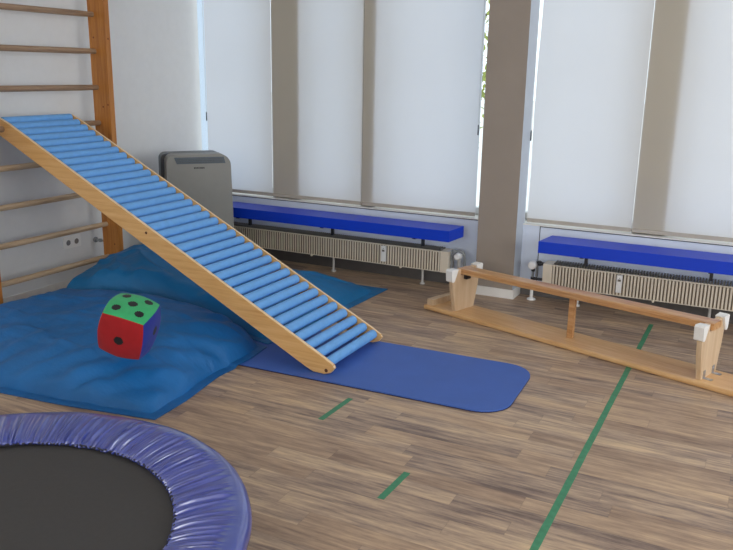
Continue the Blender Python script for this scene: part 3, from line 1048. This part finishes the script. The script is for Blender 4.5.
r = radiator(-1.232, 1.15, -.735, (-1.0, -.19, .6), (-.52,), 'low ribbed cream radiator under the right window, behind the upturned bench')
bm = bmesh.new()
tube(bm, [(-1.312, 5.165, .248), (-1.312, 5.13, .248), (-1.312, 5.095, .248), (-1.312, 5.088, .248)], [.022, .029, .027, .020], 18)
finish('thermostat_knob', bm, M['plastic_white'], r, smooth=True)
bm = bmesh.new()
tube(bm, [(-1.312, 5.14, .258), (-1.262, 5.14, .258), (-1.2325, 5.14, .258)], [.011, .013, .010], 12)
tube(bm, [(-1.272, 5.14, .245), (-1.272, 5.14, .275)], .014, 12)
tube(bm, [(-1.312, 5.14, .225), (-1.312, 5.14, .20)], .013, 12)
finish('valve_body', bm, M['dark_metal'], r, smooth=True)
bm = bmesh.new()
tube(bm, [(-1.312, 5.14, .158), (-1.312, 5.14, .135)], .014, 12)
tube(bm, [(-1.312, 5.14, .150), (-1.2325, 5.14, .150)], .010, 12)
finish('return_valve', bm, M['dark_metal'], r, smooth=True)
bm = bmesh.new()
tube(bm, [(-1.286, 5.14, .24), (-1.286, 5.14, .165)], .009, 12)
tube(bm, [(-1.312, 5.14, .20), (-1.312, 5.14, .158)], .008, 12)
finish('pipe', bm, M['pipe_grey'], r, smooth=True)
bm = bmesh.new()
tube(bm, [(-1.312, 5.14, .135), (-1.312, 5.14, .014)], .011, 12)
q = finish('pipe', bm, M['plastic_white'], r, smooth=True)
bm = bmesh.new()
tube(bm, [(-1.312, 5.14, .0008), (-1.312, 5.14, .008), (-1.312, 5.14, .016)], [.030, .028, .013], 20)
finish('floor_rosette', bm, M['plastic_white'], q, smooth=True)

# ------------------------------------------------------------------ portable air conditioner
AA = R(48)          # its front faces the camera corner
AC = (-3.635, 4.505, 0)
e = empty('air_conditioner', AC, AA, 'grey portable air conditioner in the corner by the left window', 'air conditioner')
def apart(name, bm, m, p=None, **kw):
    return finish(name, bm, m, p or e, world=False, **kw)
def front_outline(w0, w1, z0, z1, rl, rr_, n=8):
    out = [(w0, z0), (w1, z0), (w1 - .004, z0 + .3)]
    for k in range(n + 1):
        a = R(90 * k / n)
        out.append((w1 - .014 - rr_ + rr_ * math.cos(a), z1 - rr_ + rr_ * math.sin(a)))
    for k in range(n + 1):
        a = R(90 + 90 * k / n)
        out.append((w0 + .014 + rl + rl * math.cos(a), z1 - .004 - rl + rl * math.sin(a)))
    out.append((w0 + .004, z0 + .3))
    return out
bm = bmesh.new()
prism(bm, front_outline(-.222, .262, .055, .899, .05, .085), 0, lambda p, t: (p[0], .0 + .15 * t, p[1]))
apart('front_housing', bm, M['ac_front'], bevel=.018, seg=4, smooth=True)
bm = bmesh.new()
prism(bm, front_outline(-.246, .252, .045, .900, .045, .085), 0, lambda p, t: (p[0], .1505 + .13 * t, p[1]))
apart('rear_housing', bm, M['ac_back'], bevel=.02, seg=4, smooth=True)
bm = bmesh.new()
prism(bm, [(-.140, .833), (.208, .833), (.196, .880), (-.158, .880)], 0, lambda p, t: (p[0], -.004 + .02 * t, p[1]))
v = apart('air_outlet', bm, M['ac_vent'], bevel=.005, seg=2)
bm = bmesh.new()
for k in range(3):
    z = .844 + k * .012
    box(bm, -.135, .185, -.008, -.0042, z - .0015, z + .0015)
apart('louvre', bm, M['ac_back'], v)
bm = bmesh.new()
for k, w in enumerate((.008, .006, .007, .005, .008, .006, .007)):
    box(bm, -.018 + k * .011, -.018 + k * .011 + w, -.0022, -.0003, .797, .808)
apart('logo', bm, M['black'])
for sx in (-.2, .2):
    for sy in (.05, .23):
        bm = bmesh.new()
        tube(bm, [(sx - .012, sy, .022), (sx + .012, sy, .022)], .021, 16)
        box(bm, sx - .015, sx + .015, sy - .01, sy + .01, .022, .056)
        apart('caster', bm, M['black'])

# ------------------------------------------------------------------ floor tape
def strip(pts, label, cat='tape', w=.027):
    bm = bmesh.new()
    L, Rr = [], []
    n = 60
    for k in range(n + 1):
        t = k / n
        x = pts[0][0] * (1 - t) + pts[1][0] * t
        y = pts[0][1] * (1 - t) + pts[1][1] * t
        L.append((x - w / 2 + random.uniform(-.0008, .0008), y))
        Rr.append((x + w / 2 + random.uniform(-.0008, .0008), y))
    prism_z(bm, L + Rr[::-1], .0003, .0008)
    o = finish('floor_tape', bm, M['tape'])
    c = Vector((pts[0][0], pts[0][1], 0))
    o.data.transform(Matrix.Translation(-c)); o.location = c
    tag(o, label, cat, 'green marking tape on the floor')
strip([(-.512, 1.9), (-.503, 4.97)], 'long straight strip of green tape running under the upturned bench')
strip([(-1.612, 2.785), (-1.604, 3.055)], 'short strip of green tape in front of the blue exercise mat')
strip([(-1.088, 2.312), (-1.080, 2.535)], 'short strip of green tape nearest the camera, between mat and trampoline')

# daylight entering through the window of the right wall
l = bpy.data.lights.new('window_daylight', 'AREA')
l.shape = 'RECTANGLE'; l.size = 4.0; l.size_y = 1.85
l.energy = 70; l.color = (.93, .97, 1.0)
lo = bpy.data.objects.new('window_daylight', l)
COL.objects.link(lo)
lo.location = (RX + .15, 2.65, 1.65)
lo.rotation_euler = (0, R(90), 0)
l.size, l.size_y = 1.85, 4.0

l = bpy.data.lights.new('window_daylight', 'AREA')  # unseen area light added behind the camera as front fill
l.shape = 'RECTANGLE'; l.size = 4.9; l.size_y = 1.55
l.energy = 74; l.color = (1.0, .97, .92)
lo = bpy.data.objects.new('window_daylight', l)
COL.objects.link(lo)
lo.location = (-.1, BK - .15, 1.7)
lo.rotation_euler = (R(90), 0, 0)

# ------------------------------------------------------------------ sky
w = bpy.data.worlds.new('overcast_sky')
SC.world = w
w.use_nodes = True
nt = w.node_tree
bg = nt.nodes['Background']
tc = nt.nodes.new('ShaderNodeTexCoord')
sep = nt.nodes.new('ShaderNodeSeparateXYZ')
rp = nt.nodes.new('ShaderNodeValToRGB')
nt.links.new(tc.outputs['Generated'], sep.inputs[0])
nt.links.new(sep.outputs[2], rp.inputs[0])
rp.color_ramp.elements[0].position = 0.0
rp.color_ramp.elements[0].color = (.86, .92, 1.0, 1)
rp.color_ramp.elements[1].position = 0.6
rp.color_ramp.elements[1].color = (.86, .92, 1.0, 1)
nt.links.new(rp.outputs[0], bg.inputs[0])
bg.inputs[1].default_value = 2.1

# ------------------------------------------------------------------ camera
F = 787.3
P, RO, YA = R(14.567), R(.957), R(-26.618)
fw = Vector((math.sin(YA) * math.cos(P), math.cos(YA) * math.cos(P), -math.sin(P)))
right = Vector((math.cos(YA), -math.sin(YA), 0))
up = right.cross(fw)
r2 = right * math.cos(RO) + up * math.sin(RO)
u2 = -right * math.sin(RO) + up * math.cos(RO)
cam = bpy.data.cameras.new('camera')
co = bpy.data.objects.new('camera', cam)
COL.objects.link(co)
co.matrix_world = Matrix(((r2.x, u2.x, -fw.x, 0), (r2.y, u2.y, -fw.y, 0), (r2.z, u2.z, -fw.z, 1.5), (0, 0, 0, 1)))
cam.sensor_fit = 'HORIZONTAL'
cam.sensor_width = 36
cam.lens = F / 733 * 36
cam.clip_start = .05
SC.camera = co

vs = SC.view_settings
vs.view_transform = 'Standard'
vs.look = 'None'
vs.gamma = 1
vs.use_curve_mapping = False
vs.exposure = 0.0
SC.cycles.use_denoising = True
SC.cycles.max_bounces = 8
SC.cycles.diffuse_bounces = 5
SC.cycles.sample_clamp_indirect = 6
